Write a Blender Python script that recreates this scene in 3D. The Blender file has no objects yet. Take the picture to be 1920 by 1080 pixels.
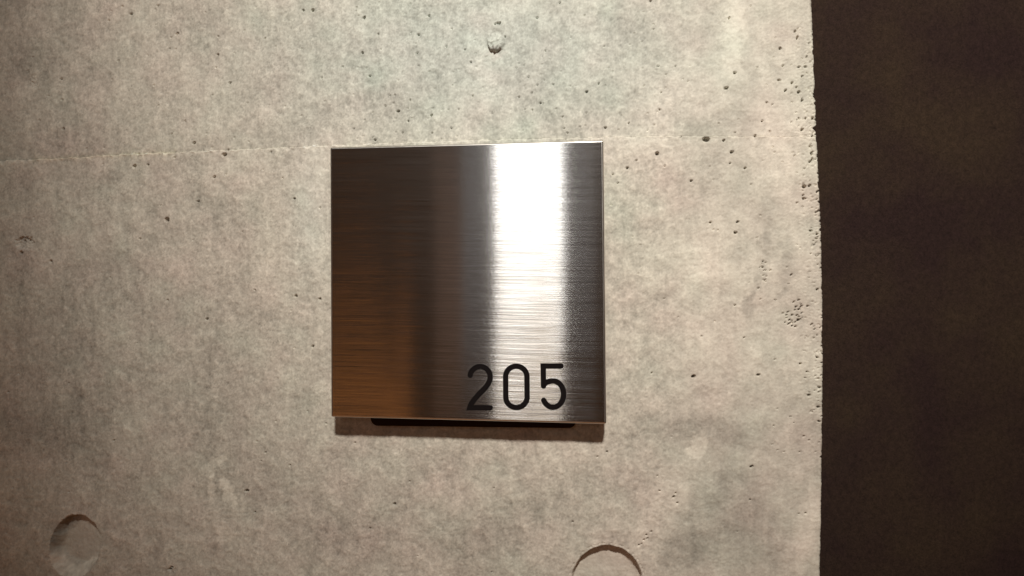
import bpy, bmesh, math
import numpy as np
from mathutils import Matrix, Vector

S = bpy.context.scene
COL = S.collection

# ---------------------------------------------------------------- camera
F_PX = 1500.0
CAM = np.array([0.0653, -0.3533, -0.0014])
YAW, PITCH, ROLL = math.radians(-7.47), math.radians(-0.20), math.radians(-0.19)
fw = np.array([math.sin(YAW)*math.cos(PITCH), math.cos(YAW)*math.cos(PITCH), math.sin(PITCH)])
rt = np.cross(fw, [0, 0, 1.0]); rt /= np.linalg.norm(rt); up = np.cross(rt, fw)
rt, up = math.cos(ROLL)*rt + math.sin(ROLL)*up, -math.sin(ROLL)*rt + math.cos(ROLL)*up
cam = bpy.data.cameras.new('camera'); cam_o = bpy.data.objects.new('camera', cam); COL.objects.link(cam_o)
cam.sensor_width = 36.0; cam.lens = 36.0*F_PX/1920.0
cam.clip_start = 0.01; cam.clip_end = 50.0
cam_o.matrix_world = Matrix(((rt[0], up[0], -fw[0], CAM[0]), (rt[1], up[1], -fw[1], CAM[1]),
                             (rt[2], up[2], -fw[2], CAM[2]), (0, 0, 0, 1)))
S.camera = cam_o
cam.dof.use_dof = True; cam.dof.focus_distance = 0.345; cam.dof.aperture_fstop = 22.0

# ---------------------------------------------------------------- light
w = bpy.data.worlds.new('World'); S.world = w; w.use_nodes = True
bg = w.node_tree.nodes['Background']
bg.inputs['Color'].default_value = (0.024, 0.0100, 0.0035, 1); bg.inputs['Strength'].default_value = 1.0

def aim(o, loc, target):
    o.location = loc
    o.rotation_euler = (Vector(target)-Vector(loc)).to_track_quat('-Z', 'Y').to_euler()

def area(name, loc, target, sx, sy, radiance, color):
    l = bpy.data.lights.new(name, 'AREA'); l.shape = 'RECTANGLE'; l.size = sx; l.size_y = sy
    l.energy = radiance*math.pi*sx*sy; l.color = color
    o = bpy.data.objects.new(name, l); COL.objects.link(o); aim(o, loc, target); return o

# the ceiling downlight that throws the sign's shadow
k = bpy.data.lights.new('ceiling_downlight', 'SPOT'); k.energy = 76.0; k.color = (1.0, 0.95, 0.862)
k.shadow_soft_size = 0.048; k.spot_size = math.radians(36.6); k.spot_blend = 1.0
k_o = bpy.data.objects.new('ceiling_downlight', k); COL.objects.link(k_o)
aim(k_o, (0.175, -0.95, 0.76), (0.092, 0.0, 0.160))
# the bright upright opening mirrored in the brushed steel
area('corridor_window', (-0.136, -1.50, 0.345), (-0.136, 0, 0.345), 0.160, 0.46, 3.10, (1.0, 0.99, 0.96))
area('corridor_window_low', (-0.137, -1.505, -0.14), (-0.137, 0, -0.14), 0.154, 0.43, 0.92, (1.0, 0.88, 0.74))
# paler stretch of corridor around it
area('corridor_wall_wash', (-0.150, -1.62, 0.20), (-0.150, 0, 0.20), 0.33, 0.70, 0.082, (0.90, 0.96, 1.0))
area('corridor_timber_glow', (-0.345, -1.60, 0.00), (-0.345, 0, 0.00), 0.07, 0.60, 0.06, (1.0, 0.62, 0.45))
# warm light coming back off the timber on the left and off the floor
area('warm_timber_bounce', (-0.62, -1.30, -0.46), (-0.62, 0, -0.46), 0.50, 0.50, 0.175, (1.0, 0.36, 0.095))
area('warm_floor_bounce', (-0.10, -0.90, -0.95), (-0.10, -0.90, 0.0), 2.0, 1.4, 0.20, (1.0, 0.33, 0.06))

S.view_settings.view_transform = 'Standard'; S.view_settings.look = 'None'
S.view_settings.exposure = 0.0; S.view_settings.gamma = 1.0
S.render.engine = 'CYCLES'
S.cycles.use_denoising = True

# ---------------------------------------------------------------- helpers
def at(px, py, y=0.0):
    d = fw + rt*((px-960)/F_PX) + up*((540-py)/F_PX)
    t = (y-CAM[1])/d[1]
    p = CAM + d*t
    return float(p[0]), float(p[2])

def to_px(X, Z, Y=0.0):
    dx, dy, dz = X-CAM[0], Y-CAM[1], Z-CAM[2]
    zc = dx*fw[0]+dy*fw[1]+dz*fw[2]
    return 960+F_PX*(dx*rt[0]+dy*rt[1]+dz*rt[2])/zc, 540-F_PX*(dx*up[0]+dy*up[1]+dz*up[2])/zc

def mesh_obj(name, verts, faces, mat, parent=None, smooth=False):
    me = bpy.data.meshes.new(name); me.from_pydata(verts, [], faces); me.update()
    o = bpy.data.objects.new(name, me); COL.objects.link(o); me.materials.append(mat)
    if smooth: me.polygons.foreach_set('use_smooth', [True]*len(me.polygons))
    if parent: o.parent = parent
    return o

class NT:
    def __init__(s, name):
        s.m = bpy.data.materials.new(name); s.m.use_nodes = True; s.t = s.m.node_tree
        s.n = s.t.nodes; s.n.clear(); s.out = s.n.new('ShaderNodeOutputMaterial')
    def add(s, typ, ins=None, **kw):
        n = s.n.new(typ)
        for a, b in kw.items(): setattr(n, a, b)
        for a, b in (ins or {}).items():
            if isinstance(b, bpy.types.NodeSocket): s.t.links.new(b, n.inputs[a])
            else: n.inputs[a].default_value = b
        return n
    def math(s, op, a, b=0.0, c=0.0, clamp=False):
        n = s.n.new('ShaderNodeMath'); n.operation = op; n.use_clamp = clamp
        for i, v in enumerate((a, b, c)):
            if isinstance(v, bpy.types.NodeSocket): s.t.links.new(v, n.inputs[i])
            else: n.inputs[i].default_value = v
        return n.outputs[0]
    def noise(s, vec, scale, detail=3.0, rough=0.5):
        return s.add('ShaderNodeTexNoise', {'Vector': vec, 'Scale': scale, 'Detail': detail, 'Roughness': rough}).outputs[0]
    def mapping(s, vec, sc):
        return s.add('ShaderNodeMapping', {'Vector': vec, 'Scale': sc}).outputs[0]

# ---------------------------------------------------------------- concrete material
def concrete():
    t = NT('cast_concrete')
    tc = t.add('ShaderNodeTexCoord').outputs['Object']
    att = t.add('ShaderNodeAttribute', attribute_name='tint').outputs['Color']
    fine = t.noise(tc, 900, 4, 0.65)
    mid = t.noise(t.mapping(tc, (1, 1, 0.5)), 330, 3, 0.6)
    v = t.math('ADD', t.math('MULTIPLY', t.math('SUBTRACT', fine, 0.5), 0.34), t.math('MULTIPLY', t.math('SUBTRACT', mid, 0.5), 0.14))
    v = t.math('ADD', v, 1.0)
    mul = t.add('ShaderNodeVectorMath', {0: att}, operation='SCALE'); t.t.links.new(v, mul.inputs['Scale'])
    bump = t.add('ShaderNodeBump', {'Strength': 0.35, 'Distance': 0.0002, 'Height': t.math('ADD', fine, mid)}).outputs[0]
    rg = t.math('ADD', t.math('MULTIPLY', mid, 0.3), 0.55)
    b = t.add('ShaderNodeBsdfPrincipled', {'Base Color': mul.outputs[0], 'Roughness': rg, 'Normal': bump})
    b.inputs['Specular IOR Level'].default_value = 0.35
    t.t.links.new(b.outputs[0], t.out.inputs[0]); return t.m
M_CON = concrete()

# ---------------------------------------------------------------- concrete wall, cast in two lifts
rng = np.random.default_rng(7)
STEP = 0.00036
NZX, NZZ = 1250, 1000                   # noise canvas
def fft_noise(lo, hi, ax=1.0, az=1.0, seed=0, shape=(NZZ, NZX)):
    """band-limited noise; lo..hi feature size in metres; ax/az stretch the features"""
    r = np.random.default_rng(seed); n = r.standard_normal(shape)
    kz = np.fft.fftfreq(shape[0], STEP)[:, None]*az; kx = np.fft.rfftfreq(shape[1], STEP)[None, :]*ax
    k_ = np.sqrt(kx*kx+kz*kz)
    H = np.exp(-(k_*lo)**2*1.5)*(1-np.exp(-(k_*hi)**2*1.5))
    o = np.fft.irfft2(np.fft.rfft2(n)*H, s=shape); return o/o.std()
X0N, Z0N = at(-40, 560)[0], at(900, 1180)[1]
def sample(N, X, Z):
    # the noise tiles seamlessly, so wrap it beyond the canvas
    i = ((Z-Z0N)/STEP) % N.shape[0]; j = ((X-X0N)/STEP) % N.shape[1]
    a = i.astype(int) % N.shape[0]; b = j.astype(int) % N.shape[1]; fa, fb = i-np.floor(i), j-np.floor(j)
    a1, b1 = (a+1) % N.shape[0], (b+1) % N.shape[1]
    return (N[a, b]*(1-fa)*(1-fb)+N[a1, b]*fa*(1-fb)+N[a, b1]*(1-fa)*fb+N[a1, b1]*fa*fb)
NO = dict(big=fft_noise(.030, .20, seed=1), med=fft_noise(.007, .035, seed=2), small=fft_noise(.0022, .008, seed=3),
          tiny=fft_noise(.0007, .0022, seed=4), streak=fft_noise(.004, .03, 1.0, 3.6, seed=5),
          worm=fft_noise(.0014, .0050, seed=6), hue=fft_noise(.012, .09, seed=8), rough=fft_noise(.0006, .002, seed=9),
          hue2=fft_noise(.03, .2, seed=10), warpx=fft_noise(.004, .02, seed=11), warpz=fft_noise(.004, .02, seed=12),
          worm2=fft_noise(.0008, .0030, seed=31), patch=fft_noise(.004, .03, seed=32), form=fft_noise(.0012, .005, 1.0, 7.0, seed=13), wx=fft_noise(.001, .004, seed=14), wz=fft_noise(.001, .004, seed=15))

# pinholes seen in the photograph: x, y, diameter in photo pixels
PITS = [(296,10,4),(246,26,5),(230,12,3),(291,18,2),(332,63,5),(321,70,2),(568,19,4),(586,19,5),(458,57,2.5),(497,72,3),
 (409,68,3),(408,102,4),(580,54,2.5),(431,155,4),(222,114,3),(115,148,4),(53,136,3),(116,187,3),(118,241,4),(91,180,2),
 (347,227,3),(364,268,5),(421,290,7),(428,281,3),(253,312,6),(278,309,4),(403,332,5),(360,294,3),(603,146,3),(524,178,2.5),
 (464,193,2),(504,197,2),(388,250,2),(328,295,3),(549,281,2.5),(508,285,3),(668,14,3),(683,33,5),(672,30,2),(804,29,4),
 (771,61,2),(785,65,4),(709,64,3),(779,82,2),(714,93,2),(679,99,4),(837,87,3),(847,54,2),(782,99,3),(872,93,3),
 (883,116,3),(891,100,2),(841,103,2),(894,126,2),(693,142,4),(722,198,3),(746,208,5),(741,222,2),(765,227,3),(809,216,4),
 (703,262,4),(810,249,3),(846,240,3),(886,180,3),(1049,5,3),(1007,33,4),(1023,95,3),(1031,111,2),(973,119,2),
 (991,144,3),(1007,159,3),(1037,158,3),(1014,140,2),(998,206,3),(1013,193,3),(1100,172,4),(1099,211,3),(1135,239,4),(1058,240,3),
 (1064,249,3),(1220,1,4),(1234,124,3),(1239,173,3),(1236,206,3),(1179,231,3),(1232,288,6),(1193,301,3),(1158,343,3),(1149,327,3),
 (1176,315,4),(1367,34,4),(1358,42,2),(1378,136,5),(1362,165,6),(1491,58,4),(1468,123,3),(1463,90,4),(1485,155,4),(1494,163,3),
 (1498,172,5),(1438,192,3),(1429,227,4),(1443,247,3),(1378,248,3),(1324,261,10),(1416,255,4),(1357,263,4),(1372,285,5),
 (1296,339,4),(1369,306,3),(1397,315,4),(1508,350,6),(1490,292,3),(1524,221,4),(1528,240,5),(1408,346,2),(1452,286,2),
 (1332,417,4),(1383,416,4),(1379,436,5),(1422,540,3),(1378,572,3),(1315,630,3),(1300,706,6),(1422,703,5),(1533,543,4),
 (1395,633,3),(1453,674,2),(1500,682,4),(1513,697,3),(1493,575,4),(1499,580,4),(1497,600,5),(1420,445,2),(1517,741,5),
 (1409,875,5),(1482,781,2.5),(1507,818,3),(1406,937,3),(1510,962,3),(1498,963,2),(314,412,8),(371,377,4),(552,372,4),
 (263,448,3),(97,490,5),(42,474,6),(388,598,4),(555,555,5),(600,560,4),(587,649,4),(315,563,3),(463,920,6),(498,848,3),
 (319,1067,5),(323,1063,4),(215,825,3),(740,945,5),(1138,847,3),(666,830,3),(926,915,2),(1207,1012,3),(1212,1003,3),
 (1214,1010,3),(1203,1020,2.5),(1221,997,3),(1198,1022,3),(1263,932,4),(1267,925,3),(1270,943,3),(544,872,3),(206,520,2),
 (478,960,3),(1237,920,3),(600,390,3),(36,700,3),(16,735,3),(928,45,3.5),(933,43.5,4),(937,43.5,4)]
ang = rng.uniform(-.9, .1, len(PITS)); asp = rng.uniform(1.0, 1.7, len(PITS))
PITS = [(x, y, d, a, s) for (x, y, d), a, s in zip(PITS, ang, asp)]
def scatter(n, x0, x1, y0, y1, d0, d1):
    for _ in range(n):
        PITS.append((rng.uniform(x0, x1), rng.uniform(y0, y1), d0+(d1-d0)*rng.random()**3, rng.uniform(-1.2, .4), rng.uniform(1, 2.2)))
def edge_px(py):                        # where the concrete ends, in photo pixels
    return np.interp(py, [-300, 0, 120, 300, 420, 560, 800, 1080, 1400], [1505, 1523, 1528, 1535, 1541, 1544, 1544, 1539, 1530])
scatter(95, 0, 1500, 0, 340, 1.6, 3.0)
scatter(60, 640, 1300, 120, 262, 1.6, 2.8)
scatter(60, 0, 1500, 340, 1080, 1.6, 2.8)
for _ in range(190):                    # honeycombing along the cast edge
    y = 60+rng.beta(1.6, 2.2)*900; dx = rng.exponential(22)+1.5
    if dx < 95: PITS.append((edge_px(y)-dx, y, 1.5+3.2*rng.random()**3, rng.uniform(-1.4, .5), rng.uniform(1, 2.6)))
for _ in range(26): PITS.append((rng.normal(1492, 10), rng.normal(592, 14), rng.uniform(2, 3.6), -.8, rng.uniform(1, 2)))
for _ in range(16): PITS.append((rng.normal(1432, 4)+rng.uniform(-6, 6), rng.normal(505, 26), rng.uniform(1.8, 2.8), -.8, 1.4))

def sstep(a, b, x):
    t = np.clip((x-a)/(b-a), 0, 1); return t*t*(3-2*t)

def seam_px(px):
    return np.interp(px, [-200, 0, 120, 200, 400, 620, 900, 1150, 1300, 1540, 1700], [310, 302, 297, 291.5, 283, 273, 263, 257, 255.5, 257, 259])
xs_s = np.linspace(-200, 1700, 96)
SX, SZ = np.array([at(x, seam_px(x)) for x in xs_s]).T
SEAM_J = np.random.default_rng(3)
def seam_z(X):
    return np.interp(X, SX, SZ) + .00012*np.sin(X*410)+.00010*np.sin(X*933+1)+.00007*np.sin(X*2100+2)

LIFT_X = np.array([at(x, 280)[0] for x in (0, 420, 620, 1130, 1250, 1530)])
def height(X, Z, lower):
    """relief towards the viewer, in metres, of the wall face"""
    px, py = to_px(X, Z)
    g = lambda n: sample(NO[n], X, Z)
    h = .00035*g('big')*.4 + .00010*g('med') + .000050*g('small') + .000032*g('tiny') + .000010*g('rough') + .000012*g('form')
    h = h + .00004*g('streak')
    worm = g('worm')
    h = h - .00004*np.exp(-(worm/.22)**2)
    if lower:
        step = np.interp(X, LIFT_X, [.00050, .00042, .0003, .00016, .00010, .00012])
        dz = (seam_z(X)-Z)
        h = h + step*(1+.30*np.exp(-dz/.0015)*np.clip(g('small'), -1, 1.5)) + .00012*np.exp(-dz/.0008)*np.clip(.6+g('small'), 0, 2)
    else:
        dz = Z-seam_z(X)
        h = h - .00008*np.exp(-dz/.002)
    # rounded, crumbly arris
    e = (edge_px(py)-px)
    er = np.clip(1-e/5.0, 0, 1)
    h = h - .0010*er**2 - .0004*er*np.clip(g('rough'), 0, 2)
    band = np.exp(-np.clip(e, 0, None)/38)*sstep(0, 90, py)*(1-sstep(700, 950, py))
    h = h - .00042*band*np.clip(g('rough')*1.0+g('small')*.6-.55, 0, 3)
    wob_x, wob_z = g('wx'), g('wz')
    # left tie hole, half filled with mortar
    lo_x, lo_z = g('warpx'), g('warpz')
    dx, dy = px-141+1.0*lo_x+.35*wob_x, py-1024+1.0*lo_z+.35*wob_z
    th = math.radians(-12); u = dx*math.cos(th)+dy*math.sin(th)*-1; v = dx*math.sin(th)+dy*math.cos(th)
    rho = np.sqrt((u/47)**2+(v/61)**2); an = np.arctan2(v, u)
    wdt = .07+.34*np.clip(-np.cos(an-.1), 0, 1)**1.5*sstep(-48, -8, v)+.42*np.clip(np.sin(an), 0, 1)**2
    h = h - .0050*np.clip((1-rho)/wdt, 0, 1) - .0002*np.clip(1-np.abs(rho-1.02)/.05, 0, 1)*np.clip(wob_x, 0, 1)
    # right tie hole
    dx, dy = px-1138+.5*lo_x+.22*wob_x, py-1088+.5*lo_z+.22*wob_z
    rho = np.sqrt((dx/66)**2+(dy/66)**2); an = np.arctan2(dy, dx)
    h = h - .0046*sstep(0, 1, (1-rho)/.065)
    h = h + .0012*sstep(.25, .02, 1-rho)*(rho < 1)*np.clip(np.cos(an+.5), 0, 1)*(1-rho > .04)
    h = h - .0007*np.exp(-((rho-1.055)/.012)**2)*np.clip(.4+wob_x, 0, 1)
    # proud dab of mortar above the sign
    dx, dy = px-930+.8*wob_x, py-74+.8*wob_z
    rho = np.sqrt((dx/17.5)**2+(dy/25)**2)
    lip = np.clip((dy+14)/38, 0, 1)
    h = h + .0030*sstep(1.0, .84, rho)*lip**1.3*np.clip(1+.16*g('small')+.10*g('tiny'), .3, 2)*(1+.12*worm) - .0005*np.exp(-((rho-.55)/.2)**2)*(dy < 4)
    # spalled patch on the left
    dx, dy = px-48+2.2*wob_x, py-456+2.2*wob_z
    rho = np.sqrt((dx/18)**2+(dy/14)**2)
    h = h - .0016*sstep(1.0, .75, rho)*np.clip(.75-.55*(dy/14), .1, 1.3)*(1+.35*g('rough')*(rho < .9))
    for (cx, cy, a, b, d) in ((62, 152, 12, 16, .0003), (325, 1066, 10, 8, .0005), (600, 562, 4, 4, .0006)):
        rho = np.sqrt(((px-cx)/a)**2+((py-cy)/b)**2)
        h = h - d*sstep(1.1, .5, rho)*np.clip(.4+.8*g('rough'), 0, 2)
    # vertical board mark above the dab
    h = h - .00005*np.exp(-((px-1131)/1.6)**2)*(py < 255)
    return h, px, py

def pits(h, X, Z, px, py):
    nz, nx = h.shape
    # pixel coordinates are monotonic along rows/columns: find a window per pit
    midr = nz//2
    colpx = px[midr]; rowpy = py[:, nx//2]
    for (x, y, d, a, s) in PITS:
        j0 = np.searchsorted(colpx, x-14-abs(y-540)*.03); j1 = np.searchsorted(colpx, x+14+abs(y-540)*.03)
        i = np.abs(rowpy-y).argmin(); r = 60
        i0, i1 = max(0, i-r), min(nz, i+r)
        if j1-j0 < 2 or rowpy.min() > y+30 or rowpy.max() < y-30: continue
        sl = (slice(i0, i1), slice(j0, j1))
        dx, dy = px[sl]-x, py[sl]-y
        u = dx*math.cos(a)+dy*math.sin(a); v = -dx*math.sin(a)+dy*math.cos(a)
        R_ = max(d*.50, 1.25); rho = np.sqrt((u/(R_*math.sqrt(s)))**2+(v*math.sqrt(s)/R_)**2)
        dep = min(.0038, .00062*d)
        h[sl] -= dep*sstep(1.25, .70, rho)

def soft(px, py, cx, cy, a, b, rot=0.0, p=1.0):
    r = math.radians(rot); dx, dy = px-cx, py-cy
    u = dx*math.cos(r)+dy*math.sin(r); v = -dx*math.sin(r)+dy*math.cos(r)
    return np.exp(-((u/a)**2+(v/b)**2)**p)

def tint(X, Z, px, py, lower):
    g = lambda n: sample(NO[n], X, Z)
    wx = px+3.2*g('warpx')+1.6*g('wx'); wy = py+3.2*g('warpz')+1.6*g('wz')
    med, small, tiny, streak, worm, big = g('med'), g('small'), g('tiny'), g('streak'), g('worm'), g('big')
    right = sstep(1150, 1400, px)
    v = 1+0.045*big+.048*med*(1-.35*right)+.060*small*(1-.6*right)+.075*tiny*(1-.4*right)-.16*np.clip(g('rough')*.5+tiny*.7-1.0, 0, 1.6)+.030*streak+.022*g('form')
    v = v - .130*np.exp(-(worm/.26)**2)*(1-.8*sstep(500, 1300, px))*np.clip(.75+.5*med, 0, 1.4)
    w2 = g('worm2')
    v = v - .17*np.exp(-((w2-.2)/.16)**2)*np.clip(.45+.55*g('patch'), 0, 1.5)*(1-.75*sstep(500, 1250, px))
    v = v + .07*np.clip(w2-1.1, 0, 1.2)*(1-.5*right)
    v = v + .085*np.clip(worm-.6, 0, 1.5)*(1-.6*right)
    # laitance bands, runs and water marks
    v = v + 0.210*soft(wx, wy, 1374, 60, 24, 105, 2, 3.0) + 0.106*soft(wx, wy, 1480, 330, 60, 330, 0, 1.8)
    v = v - 0.252*soft(wx, wy, 1436, 455, 13, 34, 14, 2.1) - 0.190*soft(wx, wy, 1475, 500, 17, 60, 4, 2.4) - 0.168*soft(wx, wy, 1450, 390, 34, 28, 0, 2.2)
    v = v - 0.168*soft(wx, wy, 1425, 520, 9, 60, 26, 2.0) - 0.126*soft(wx, wy, 1375, 480, 22, 18, 0, 2.2) - 0.168*soft(wx, wy, 1405, 575, 10, 34, 20, 2.2)
    v = v + 0.126*soft(wx, wy, 1320, 520, 50, 120, 8, 1.8) + 0.106*soft(wx, wy, 1380, 650, 120, 70, 0, 1.8)
    v = v + 0.320*soft(wx, wy, 1308, 838, 17, 24, 10, 3.0) + 0.168*soft(wx, wy, 1258, 925, 46, 48, 30, 2.7) + 0.148*soft(wx, wy, 1215, 1010, 40, 40, 0, 2.2)
    v = v - 0.168*soft(wx, wy, 1340, 810, 80, 30, 10, 2.0) - 0.210*soft(wx, wy, 1370, 940, 60, 70, 30, 2.0) - 0.190*soft(wx, wy, 1290, 1030, 60, 40, -20, 1.8)
    v = v - 0.148*soft(wx, wy, 1430, 1020, 60, 80, 0, 1.8) + 0.148*soft(wx, wy, 1515, 990, 26, 90, 10, 3.0) - 0.148*soft(wx, wy, 1250, 800, 60, 30, 0, 1.8)
    v = v + 0.294*soft(wx, wy, 413, 862, 15, 12, 0, 3.8) + 0.252*soft(wx, wy, 396, 905, 8, 46, 0, 3.3) + 0.316*soft(wx, wy, 427, 918, 9, 34, -24, 3.3)
    v = v - 0.148*soft(wx, wy, 410, 905, 7, 26, 0, 3.0) + 0.210*soft(wx, wy, 424, 1002, 18, 20, 0, 3.0) - 0.210*soft(wx, wy, 408, 1026, 9, 14, 0, 3.0)
    v = v - 0.126*soft(wx, wy, 60, 120, 60, 40, 0, 1.8) + 0.210*soft(wx, wy, 58, 155, 16, 28, 20, 2.4)
    v = v + 0.190*soft(wx, wy, 172, 20, 8, 36, 14, 3.0) + 0.106*soft(wx, wy, 915, 135, 22, 46, 0, 2.4) + 0.084*soft(wx, wy, 990, 10, 60, 30, 0, 1.8)
    v = v - 0.168*soft(wx, wy, 45, 500, 24, 60, 0, 1.8) - 0.126*soft(wx, wy, 45, 610, 16, 80, 0, 1.8) - 0.210*soft(wx, wy, 90, 800, 120, 50, 0, 1.8) - 0.126*soft(wx, wy, 150, 700, 110, 60, 0, 1.8)
    v = v + 0.148*soft(wx, wy, 520, 520, 40, 90, -14, 1.8) + 0.168*soft(wx, wy, 590, 380, 30, 110, 0, 1.8) + 0.168*soft(wx, wy, 505, 490, 9, 12, 0, 3.0)
    v = v - 0.168*soft(wx, wy, 495, 590, 14, 10, 0, 1.8) - 0.148*soft(wx, wy, 215, 328, 16, 12, 0, 3.0) + 0.148*soft(wx, wy, 280, 428, 12, 8, -30, 3.0)
    v = v + 0.126*soft(wx, wy, 190, 305, 14, 20, 10, 3.0) + 0.106*soft(wx, wy, 620, 700, 30, 200, 0, 1.8)
    v = v - 0.106*soft(wx, wy, 1250, 60, 90, 60, 0, 1.8) - 0.106*soft(wx, wy, 1310, 230, 60, 26, 0, 1.8) - 0.106*soft(wx, wy, 720, 175, 24, 14, 0, 1.8)
    v = v - 0.126*soft(wx, wy, 900, 1010, 90, 50, 0, 1.8) - 0.106*soft(wx, wy, 640, 1010, 90, 50, 0, 1.8)
    for (x_, y_, a_) in ((930, 92, 0),):   # shade under the mortar dab, painted into the tint
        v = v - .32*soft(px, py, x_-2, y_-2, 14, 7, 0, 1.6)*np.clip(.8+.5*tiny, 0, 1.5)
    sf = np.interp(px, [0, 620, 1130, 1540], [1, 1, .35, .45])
    if lower: v = v + .46*sf*np.exp(-(seam_z(X)-Z)/.0008)*np.clip(.8+.4*small, 0, 1.5) + .055*sf*np.exp(-(seam_z(X)-Z)/.012)  # light caught by the seam ledge painted in, plus paler tone below
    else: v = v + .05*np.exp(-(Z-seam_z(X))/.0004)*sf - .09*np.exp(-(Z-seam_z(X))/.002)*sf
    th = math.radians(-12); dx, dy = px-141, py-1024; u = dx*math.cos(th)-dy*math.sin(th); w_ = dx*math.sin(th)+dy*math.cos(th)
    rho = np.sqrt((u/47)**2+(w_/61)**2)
    cres = (rho < 1)*sstep(.60, .68, rho)*sstep(0, 30, w_)  # lit lower slope of the left tie hole, brightened in the tint
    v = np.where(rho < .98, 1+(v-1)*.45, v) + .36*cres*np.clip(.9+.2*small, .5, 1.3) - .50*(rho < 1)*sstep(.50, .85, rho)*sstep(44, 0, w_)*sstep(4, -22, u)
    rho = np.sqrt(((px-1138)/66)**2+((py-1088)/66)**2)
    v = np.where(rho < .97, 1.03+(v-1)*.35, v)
    pink = .008*g('hue')+.008*g('hue2')
    pink = pink + .05*soft(wx, wy, 931, 103, 15, 12, 0, 1.5) + .018*soft(wx, wy, 1500, 1000, 50, 90) + .014*soft(wx, wy, 1230, 1000, 60, 60) + .012*soft(wx, wy, 680, 1010, 110, 50)
    green = .125*soft(px, py, 900, 90, 400, 190, 0)+.05*soft(px, py, 585, 400, 40, 130)
    base = np.array([.535, .488, .418])
    yel = .02*np.exp(-np.abs(Z-seam_z(X))/.0012)*(px < 330)*(px > 60)
    c = np.stack([base[0]*v*(1+pink-green*.9), base[1]*v*(1-pink*.5+green*.2), base[2]*v*(1-pink*.2+green*.7-yel*3)], -1)
    return np.clip(c, .03, .8)

XE = at(1535, 300)[0]
xa = at(-35, 540)[0]
fine_x = np.arange(xa, XE, STEP)
XL = np.concatenate([np.linspace(-.55, xa-.10, 18)[:-1], np.arange(xa-.10, xa-.0001, .0012), fine_x])
ztop = at(900, -35)[1]+.002; zbot = at(900, 1118)[1]-.002
def edge_x(Z):
    p = to_px(np.full_like(Z, XE), Z)[1]
    base = np.array([at(float(edge_px(q)), float(q))[0] for q in p])
    r = np.random.default_rng(21); n = r.standard_normal(len(Z)+40)
    n = np.convolve(n, np.ones(3)/3, 'same')[20:-20]; m = np.convolve(r.standard_normal(len(Z)+80), np.ones(21)/21, 'same')[40:-40]
    base = base + .00010*n + .0003*m
    for (yy, dp, wd) in ((170, 3, 5), (181, 4, 4), (240, 7, 4.5), (248, 3, 8), (262, 2, 6), (345, 2.5, 6), (96, 2.5, 5), (540, 2, 5), (130, 2, 12), (640, 1.6, 6), (800, 1.6, 9)):
        base = base - dp/4245*np.exp(-((p-yy)/wd)**2)
    return base

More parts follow.
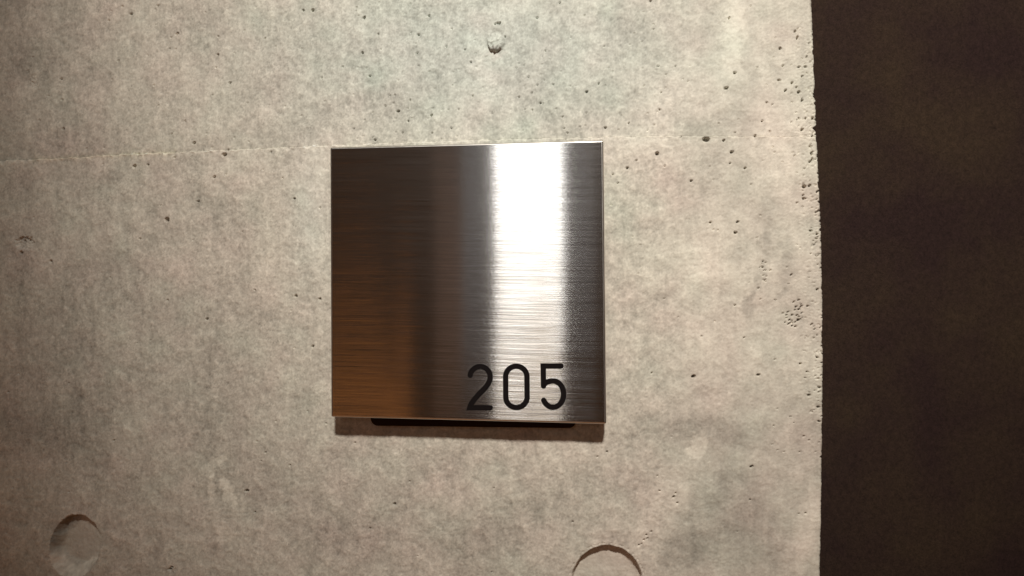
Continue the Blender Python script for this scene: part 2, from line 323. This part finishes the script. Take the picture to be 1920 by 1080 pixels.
def lift(lower):
    """one cast lift of the wall: a closed slab whose face carries the relief"""
    xs = XL
    if lower:
        lo = (zbot-seam_z(np.array([0.]))[0])-.012
        vs = np.concatenate([np.linspace(-.50, lo-.09, 18)[:-1], np.arange(lo-.09, lo-.0001, .0012),
                             np.arange((zbot-seam_z(np.array([0.]))[0])-.012, -STEP*.5, STEP), [0.0]])
    else:
        top = ztop-seam_z(np.array([0.]))[0]+.006
        vs = np.concatenate([[0.0], np.arange(STEP, top, STEP), np.arange(top, top+.10, .0012)[1:], np.linspace(top+.10, .45, 24)[1:]])
    V, X = np.meshgrid(vs, xs, indexing='ij')
    sz = seam_z(X)
    Z = sz+V
    ex = edge_x(Z[:, -1])
    blend = np.clip((X-(XE-.022))/.022, 0, 1)**2
    X = X + blend*(ex-XE)[:, None]
    h, px, py = height(X, Z, lower)
    pits(h, X, Z, px, py)
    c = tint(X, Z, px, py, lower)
    nz, nx = X.shape
    P = np.stack([X, -h, Z], -1).reshape(-1, 3)
    C = np.concatenate([c, np.ones((nz, nx, 1))], -1).reshape(-1, 4)
    idx = np.arange(nz*nx).reshape(nz, nx)
    Q = [np.stack([idx[:-1, :-1], idx[:-1, 1:], idx[1:, 1:], idx[1:, :-1]], -1).reshape(-1, 4)]
    # sides: right end (return face), seam ledge, and the back
    D = .14
    extra = []; ec = []; off = nz*nx
    right = idx[:, -1]; prev = right
    xr = P[right][:, 0]; rr = np.random.default_rng(40+int(lower))
    for depth_, win in ((.0035, 9), (.009, 25), (.03, 41), (.07, 61), (D, 81)):
        b = P[right].copy(); pad = np.pad(xr, win//2, mode='edge')
        b[:, 0] = np.convolve(pad, np.ones(win)/win, 'valid')+.00004*rr.standard_normal(nz); b[:, 1] = depth_
        r1 = off+np.arange(nz); extra.append(b); ec.append(C[right]); off += nz
        Q.append(np.stack([prev[:-1], r1[:-1], r1[1:], prev[1:]], -1)); prev = r1
    led = idx[-1, :] if lower else idx[0, :]
    b = P[led].copy(); b[:, 1] = D
    l1 = off+np.arange(nx); extra.append(b); ec.append(C[led]); off += nx
    q = np.stack([led[:-1], led[1:], l1[1:], l1[:-1]], -1)
    Q.append(q if lower else q[:, ::-1])
    Pa = np.concatenate([P]+extra); Ca = np.concatenate([C]+ec); Qa = np.concatenate(Q).astype(np.int32)
    me = bpy.data.meshes.new('concrete_panel')
    me.vertices.add(len(Pa)); me.vertices.foreach_set('co', Pa.astype(np.float32).ravel())
    me.loops.add(Qa.size); me.loops.foreach_set('vertex_index', Qa.ravel())
    me.polygons.add(len(Qa)); me.polygons.foreach_set('loop_start', np.arange(0, Qa.size, 4, dtype=np.int32))
    me.update(calc_edges=True)
    sm = np.zeros(len(Qa), bool); sm[:(nz-1)*(nx-1)] = True
    me.polygons.foreach_set('use_smooth', sm)
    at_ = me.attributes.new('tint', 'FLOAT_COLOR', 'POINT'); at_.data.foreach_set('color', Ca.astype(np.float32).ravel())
    me.materials.append(M_CON); me.validate()
    o = bpy.data.objects.new('concrete_panel', me); COL.objects.link(o); o.parent = wall
    return o

wall = bpy.data.objects.new('concrete_wall', None); COL.objects.link(wall)
wall['kind'] = 'structure'; wall['label'] = 'pale warm grey cast concrete wall with pinholes and round tie holes'
p_up = lift(False); p_up['label'] = 'upper concrete lift above the thin seam'
p_lo = lift(True); p_lo['label'] = 'lower concrete lift with two round tie holes'

# ---------------------------------------------------------------- dark wall beyond the edge
def dark_mat():
    t = NT('dark_brown_felt')
    tc = t.add('ShaderNodeTexCoord').outputs['Object']
    a = t.noise(tc, 1500, 3, 0.8); b = t.noise(tc, 22, 4, 0.6); c = t.noise(t.mapping(tc, (1, 1, .8)), 420, 3, .7)
    r = t.add('ShaderNodeMix', {}, data_type='RGBA'); r.inputs[6].default_value = (.023, .0125, .0112, 1); r.inputs[7].default_value = (.033, .0205, .0130, 1)
    t.t.links.new(t.math('MULTIPLY_ADD', b, 3.5, -1.25, clamp=True), r.inputs[0])
    v = t.math('ADD', t.math('MULTIPLY', a, 1.8), t.math('MULTIPLY', c, 1.0)); v = t.math('ADD', v, -.4)
    s = t.add('ShaderNodeVectorMath', {0: r.outputs[2]}, operation='SCALE'); t.t.links.new(v, s.inputs['Scale'])
    bump = t.add('ShaderNodeBump', {'Strength': .6, 'Distance': .0004, 'Height': t.math('ADD', a, c)}).outputs[0]
    p = t.add('ShaderNodeBsdfPrincipled', {'Base Color': s.outputs[0], 'Roughness': .95, 'Normal': bump}); p.inputs['Specular IOR Level'].default_value = .15
    t.t.links.new(p.outputs[0], t.out.inputs[0]); return t.m
bm = bmesh.new()
x0, x1, y0, y1, z0, z1 = XE-.06, .75, .045, .10, -.55, .50
bmesh.ops.create_cube(bm, size=1)
for v in bm.verts: v.co = Vector(((x0+x1)/2+v.co.x*(x1-x0), (y0+y1)/2+v.co.y*(y1-y0), (z0+z1)/2+v.co.z*(z1-z0)))
bmesh.ops.bevel(bm, geom=bm.edges[:], offset=.002, segments=2, affect='EDGES')
# keep it clear of the slab: the concrete return ends where this panel begins
me = bpy.data.meshes.new('dark_wall'); bm.to_mesh(me); bm.free(); me.materials.append(dark_mat())
dw = bpy.data.objects.new('dark_wall', me); COL.objects.link(dw)
dw['kind'] = 'structure'; dw['label'] = 'dark brown matt wall set back beyond the right concrete edge'

# ---------------------------------------------------------------- room number sign
def steel():
    t = NT('brushed_stainless')
    tc = t.add('ShaderNodeTexCoord').outputs['Object']
    geo = t.add('ShaderNodeNewGeometry').outputs['Normal']
    # scratches: very long in x, hair-fine in z; the brush drifts into shallow arcs
    wv = t.add('ShaderNodeSeparateXYZ', {0: tc})
    X, Y, Z = wv.outputs
    arc = t.math('MULTIPLY', t.math('SINE', t.math('MULTIPLY', X, 26.0)), .0011)
    Zb = t.math('ADD', Z, arc)
    hair_v = t.add('ShaderNodeCombineXYZ', {0: t.math('MULTIPLY', X, 30.0), 1: 0.0, 2: t.math('MULTIPLY', Zb, 45000.0)}).outputs[0]
    hair = t.noise(hair_v, 1.0, 2, .6)
    line_v = t.add('ShaderNodeCombineXYZ', {0: t.math('MULTIPLY', X, 14.0), 1: 3.0, 2: t.math('MULTIPLY', Zb, 2000.0)}).outputs[0]
    line = t.noise(line_v, 1.0, 3, .6)
    band_v = t.add('ShaderNodeCombineXYZ', {0: t.math('MULTIPLY', X, 9.0), 1: 7.0, 2: t.math('MULTIPLY', Zb, 210.0)}).outputs[0]
    band = t.noise(band_v, 1.0, 2, .5)
    sx_v = t.add('ShaderNodeCombineXYZ', {0: t.math('MULTIPLY', X, 900.0), 1: 5.0, 2: t.math('MULTIPLY', Zb, 5000.0)}).outputs[0]
    sxn = t.noise(sx_v, 1.0, 1, .5)
    tilt = t.math('MULTIPLY', t.math('SUBTRACT', hair, .5), 1.05)
    tilt = t.math('ADD', tilt, t.math('MULTIPLY', t.math('SUBTRACT', line, .5), .035))
    fine_v = t.add('ShaderNodeCombineXYZ', {0: t.math('MULTIPLY', X, 24.0), 1: 11.0, 2: t.math('MULTIPLY', Zb, 3600.0)}).outputs[0]
    fine = t.noise(fine_v, 1.0, 1, .5)
    tilt = t.math('ADD', tilt, t.math('MULTIPLY', t.math('SUBTRACT', fine, .5), .12))
    tilt = t.math('ADD', tilt, t.math('MULTIPLY', t.math('SUBTRACT', band, .5), .035))
    tx = t.math('MULTIPLY', t.math('SUBTRACT', sxn, .5), .012)
    tv = t.add('ShaderNodeCombineXYZ', {0: tx, 1: 0.0, 2: tilt}).outputs[0]
    nn = t.add('ShaderNodeVectorMath', {0: geo, 1: tv}, operation='ADD').outputs[0]
    nn = t.add('ShaderNodeVectorMath', {0: nn}, operation='NORMALIZE').outputs[0]
    colr = t.add('ShaderNodeMix', {}, data_type='RGBA'); colr.inputs[6].default_value = (.64, .62, .60, 1); colr.inputs[7].default_value = (.84, .82, .80, 1)
    t.t.links.new(t.math('MULTIPLY_ADD', t.math('ADD', line, fine), 2.2, -1.7, clamp=True), colr.inputs[0])
    g1 = t.add('ShaderNodeBsdfAnisotropic', {'Color': colr.outputs[2], 'Roughness': .065, 'Normal': nn}, distribution='GGX')
    g2 = t.add('ShaderNodeBsdfAnisotropic', {'Color': colr.outputs[2], 'Roughness': .38, 'Normal': nn}, distribution='GGX')
    mx = t.add('ShaderNodeMixShader', {0: .04, 1: g1.outputs[0], 2: g2.outputs[0]})
    t.t.links.new(mx.outputs[0], t.out.inputs[0]); return t.m
def flat_mat(name, col, rough, spec=.5):
    t = NT(name); tc = t.add('ShaderNodeTexCoord').outputs['Object']
    n = t.noise(tc, 700, 3, .6)
    s = t.add('ShaderNodeVectorMath', {0: col}, operation='SCALE'); t.t.links.new(t.math('MULTIPLY_ADD', n, .5, .75), s.inputs['Scale'])
    p = t.add('ShaderNodeBsdfPrincipled', {'Base Color': s.outputs[0], 'Roughness': rough}); p.inputs['Specular IOR Level'].default_value = spec
    t.t.links.new(p.outputs[0], t.out.inputs[0]); return t.m
M_ST = steel(); M_INK = flat_mat('black_infill', (.008, .006, .006), .75, .08); M_BR = flat_mat('black_bracket', (.030, .015, .008), .9, .08)

sign = bpy.data.objects.new('room_number_sign', None); COL.objects.link(sign)
sign['label'] = 'square brushed steel room number plate reading 205 on the concrete wall'
sign['category'] = 'sign'
FRONT = -.0130
# outline from its four corners
cor = [at(618.5, 276, FRONT), at(1131.5, 262.5, FRONT), at(1137, 795.5, FRONT), at(620.5, 782, FRONT)]
bm = bmesh.new()
vf = [bm.verts.new((x, FRONT, z)) for x, z in cor]; vb = [bm.verts.new((x, FRONT+.0055, z)) for x, z in cor]
bm.faces.new(vf[::-1]); bm.faces.new(vb)
for i in range(4): bm.faces.new((vf[i], vf[(i+1) % 4], vb[(i+1) % 4], vb[i]))
bmesh.ops.recalc_face_normals(bm, faces=bm.faces[:])
bmesh.ops.bevel(bm, geom=bm.edges[:], offset=.0008, segments=4, profile=.5, affect='EDGES')
for f in bm.faces: f.material_index = 0 if f.normal.y < -.999 else 1
me = bpy.data.meshes.new('face_plate'); bm.to_mesh(me); bm.free(); me.materials.append(M_ST)
def edge_steel():
    t = NT('ground_steel_edge'); tc = t.add('ShaderNodeTexCoord').outputs['Object']
    n = t.noise(tc, 900, 3, .6)
    p = t.add('ShaderNodeBsdfPrincipled', {'Base Color': (.72, .69, .65, 1), 'Metallic': 1.0, 'Roughness': t.math('MULTIPLY_ADD', n, .12, .26)})
    t.t.links.new(p.outputs[0], t.out.inputs[0]); return t.m
me.materials.append(edge_steel())
me.polygons.foreach_set('use_smooth', [True]*len(me.polygons))
fp = bpy.data.objects.new('face_plate', me); COL.objects.link(fp); fp.parent = sign
fp.modifiers.new('wn', 'WEIGHTED_NORMAL').keep_sharp = True

# black mounting bracket behind it, lower edge just showing
bx0, bz0 = at(695, 798, -.0062); bx1, bz1 = at(1080, 803, -.0062)
def rounded(xa_, za_, xb_, zb_, ztop_, r, y0_, y1_):
    pts = []
    for k_ in range(9):
        a_ = math.pi+k_/8*math.pi/2; pts.append((xa_+r+r*math.cos(a_), za_+r+r*math.sin(a_)))
    for k_ in range(9):
        a_ = 1.5*math.pi+k_/8*math.pi/2; pts.append((xb_-r+r*math.cos(a_), zb_+r+r*math.sin(a_)))
    pts += [(xb_, ztop_), (xa_, ztop_)]
    n = len(pts); vs = [(x, y0_, z) for x, z in pts]+[(x, y1_, z) for x, z in pts]
    fs = [tuple(range(n))[::1], tuple(range(n, 2*n))[::-1]]+[(i, n+i, n+(i+1) % n, (i+1) % n) for i in range(n)]
    return vs, fs
vs, fs = rounded(bx0, bz0, bx1, bz1, .045, .0033, -.0062, .0010)
mesh_obj('mounting_bracket', vs, fs, M_BR, sign)

# the three engraved and blackened digits
def zp(x, y): return at(860+x/6, 660+y/6, FRONT)
def ribbon(pts, wpx, y, closed=False, cap0=True, cap1=True):
    P = np.array(pts); hw = wpx/6/4245*1.04/2
    n = len(P); dirs = []
    seg = np.roll(P, -1, 0)-P
    if not closed: seg = seg[:-1]
    seg = seg/np.linalg.norm(seg, axis=1)[:, None]
    L, R_ = [], []
    for i in range(n):
        if closed: a, b = seg[i-1], seg[i]
        else: a, b = seg[max(i-1, 0)], seg[min(i, n-2)]
        na, nb = np.array([-a[1], a[0]]), np.array([-b[1], b[0]])
        m = na+nb; m /= np.linalg.norm(m); m = m*hw/max(.35, m@na)
        L.append(P[i]+m); R_.append(P[i]-m)
    if closed:
        ring = None
        V = L+R_; F = [(i, n+i, n+(i+1) % n, (i+1) % n) for i in range(n)]
        bd = [list(range(n)), list(range(n, 2*n))[::-1]]
    else:
        V = L+R_; F = [(i, n+i, n+i+1, i+1) for i in range(n-1)]
        path = list(range(n))
        def cap(c, d, frm, to):
            ids = []
            th0 = math.atan2(*(np.array(V[frm])-c)[::-1])
            for k_ in range(1, 8):
                a_ = th0-math.pi*k_/8
                V.append(np.array([c[0]+hw*math.cos(a_), c[1]+hw*math.sin(a_)])); ids.append(len(V)-1)
            F.append(tuple([frm]+ids+[to])[::-1]); return ids
        e = cap(P[-1], seg[-1], n-1, 2*n-1) if cap1 else []
        s_ = cap(P[0], -seg[0], n, 0) if cap0 else []
        bd = [path+e+list(range(2*n-1, n-1, -1))+s_]
    nv = len(V); verts = [(float(p[0]), y, float(p[1])) for p in V]+[(float(p[0]), FRONT+.0002, float(p[1])) for p in V]
    faces = [f for f in F]
    for loop in bd:
        m_ = len(loop)
        faces += [(loop[i], loop[(i+1) % m_], loop[(i+1) % m_]+nv, loop[i]+nv) for i in range(m_)]
    return verts, faces
def smooth_pts(ctrl, n=14):
    C = [np.array(c, float) for c in ctrl]; out = []
    for i in range(len(C)-1):
        p0 = C[i-1] if i else 2*C[0]-C[1]; p1, p2 = C[i], C[i+1]; p3 = C[i+2] if i+2 < len(C) else 2*C[-1]-C[-2]
        for k_ in range(n):
            t = k_/n
            out.append(.5*((2*p1)+(p2-p0)*t+(2*p0-5*p1+4*p2-p3)*t*t+(3*p1-p0-3*p2+p3)*t**3))
    out.append(C[-1]); return out
def digit(parts, label):
    V, F = [], []
    for i, (pts, closed) in enumerate(parts):
        v, f = ribbon([zp(*p) for p in pts], 57, FRONT-.00010-.00002*i, closed)
        o_ = len(V); V += v; F += [tuple(a+o_ for a in q) for q in f]
    o = mesh_obj('digit', V, F, M_INK, sign); o['label'] = label
    bm = bmesh.new(); bm.from_mesh(o.data); bmesh.ops.recalc_face_normals(bm, faces=bm.faces[:]); bm.to_mesh(o.data); bm.free()
def arc(cx, cy, rx, ry, a0, a1, n=22):
    return [(cx+rx*math.cos(math.radians(a0+(a1-a0)*i/n)), cy+ry*math.sin(math.radians(a0+(a1-a0)*i/n))) for i in range(n+1)]
two = arc(242, 280, 112, 116, 190, 345)+smooth_pts([(350, 250), (353, 305), (330, 365), (290, 415), (235, 463), (178, 525), (142, 578), (130, 626)])[6:-4]+[(128, 603), (127, 627), (355, 627)]
two = arc(242, 278, 113, 114, 188, 352)+smooth_pts([(354, 262), (350, 315), (326, 368), (285, 418), (232, 470), (180, 528), (140, 585)])[10:]+[(126, 627), (356, 627)]
digit([(two, False)], 'black digit 2')
zero = arc(648, 277, 120, 117, 180, 360)+arc(650, 508, 120, 117, 0, 180)
digit([(zero, True)], 'black digit 0')
bowl = smooth_pts([(955, 375), (980, 348), (1010, 333), (1050, 326)], 5)[:-1]+arc(1062, 474, 119, 148, -96, 152, 30)
digit([([(1150, 158), (951, 158), (953, 250), (955, 383)], False), (bowl, False)], 'black digit 5')
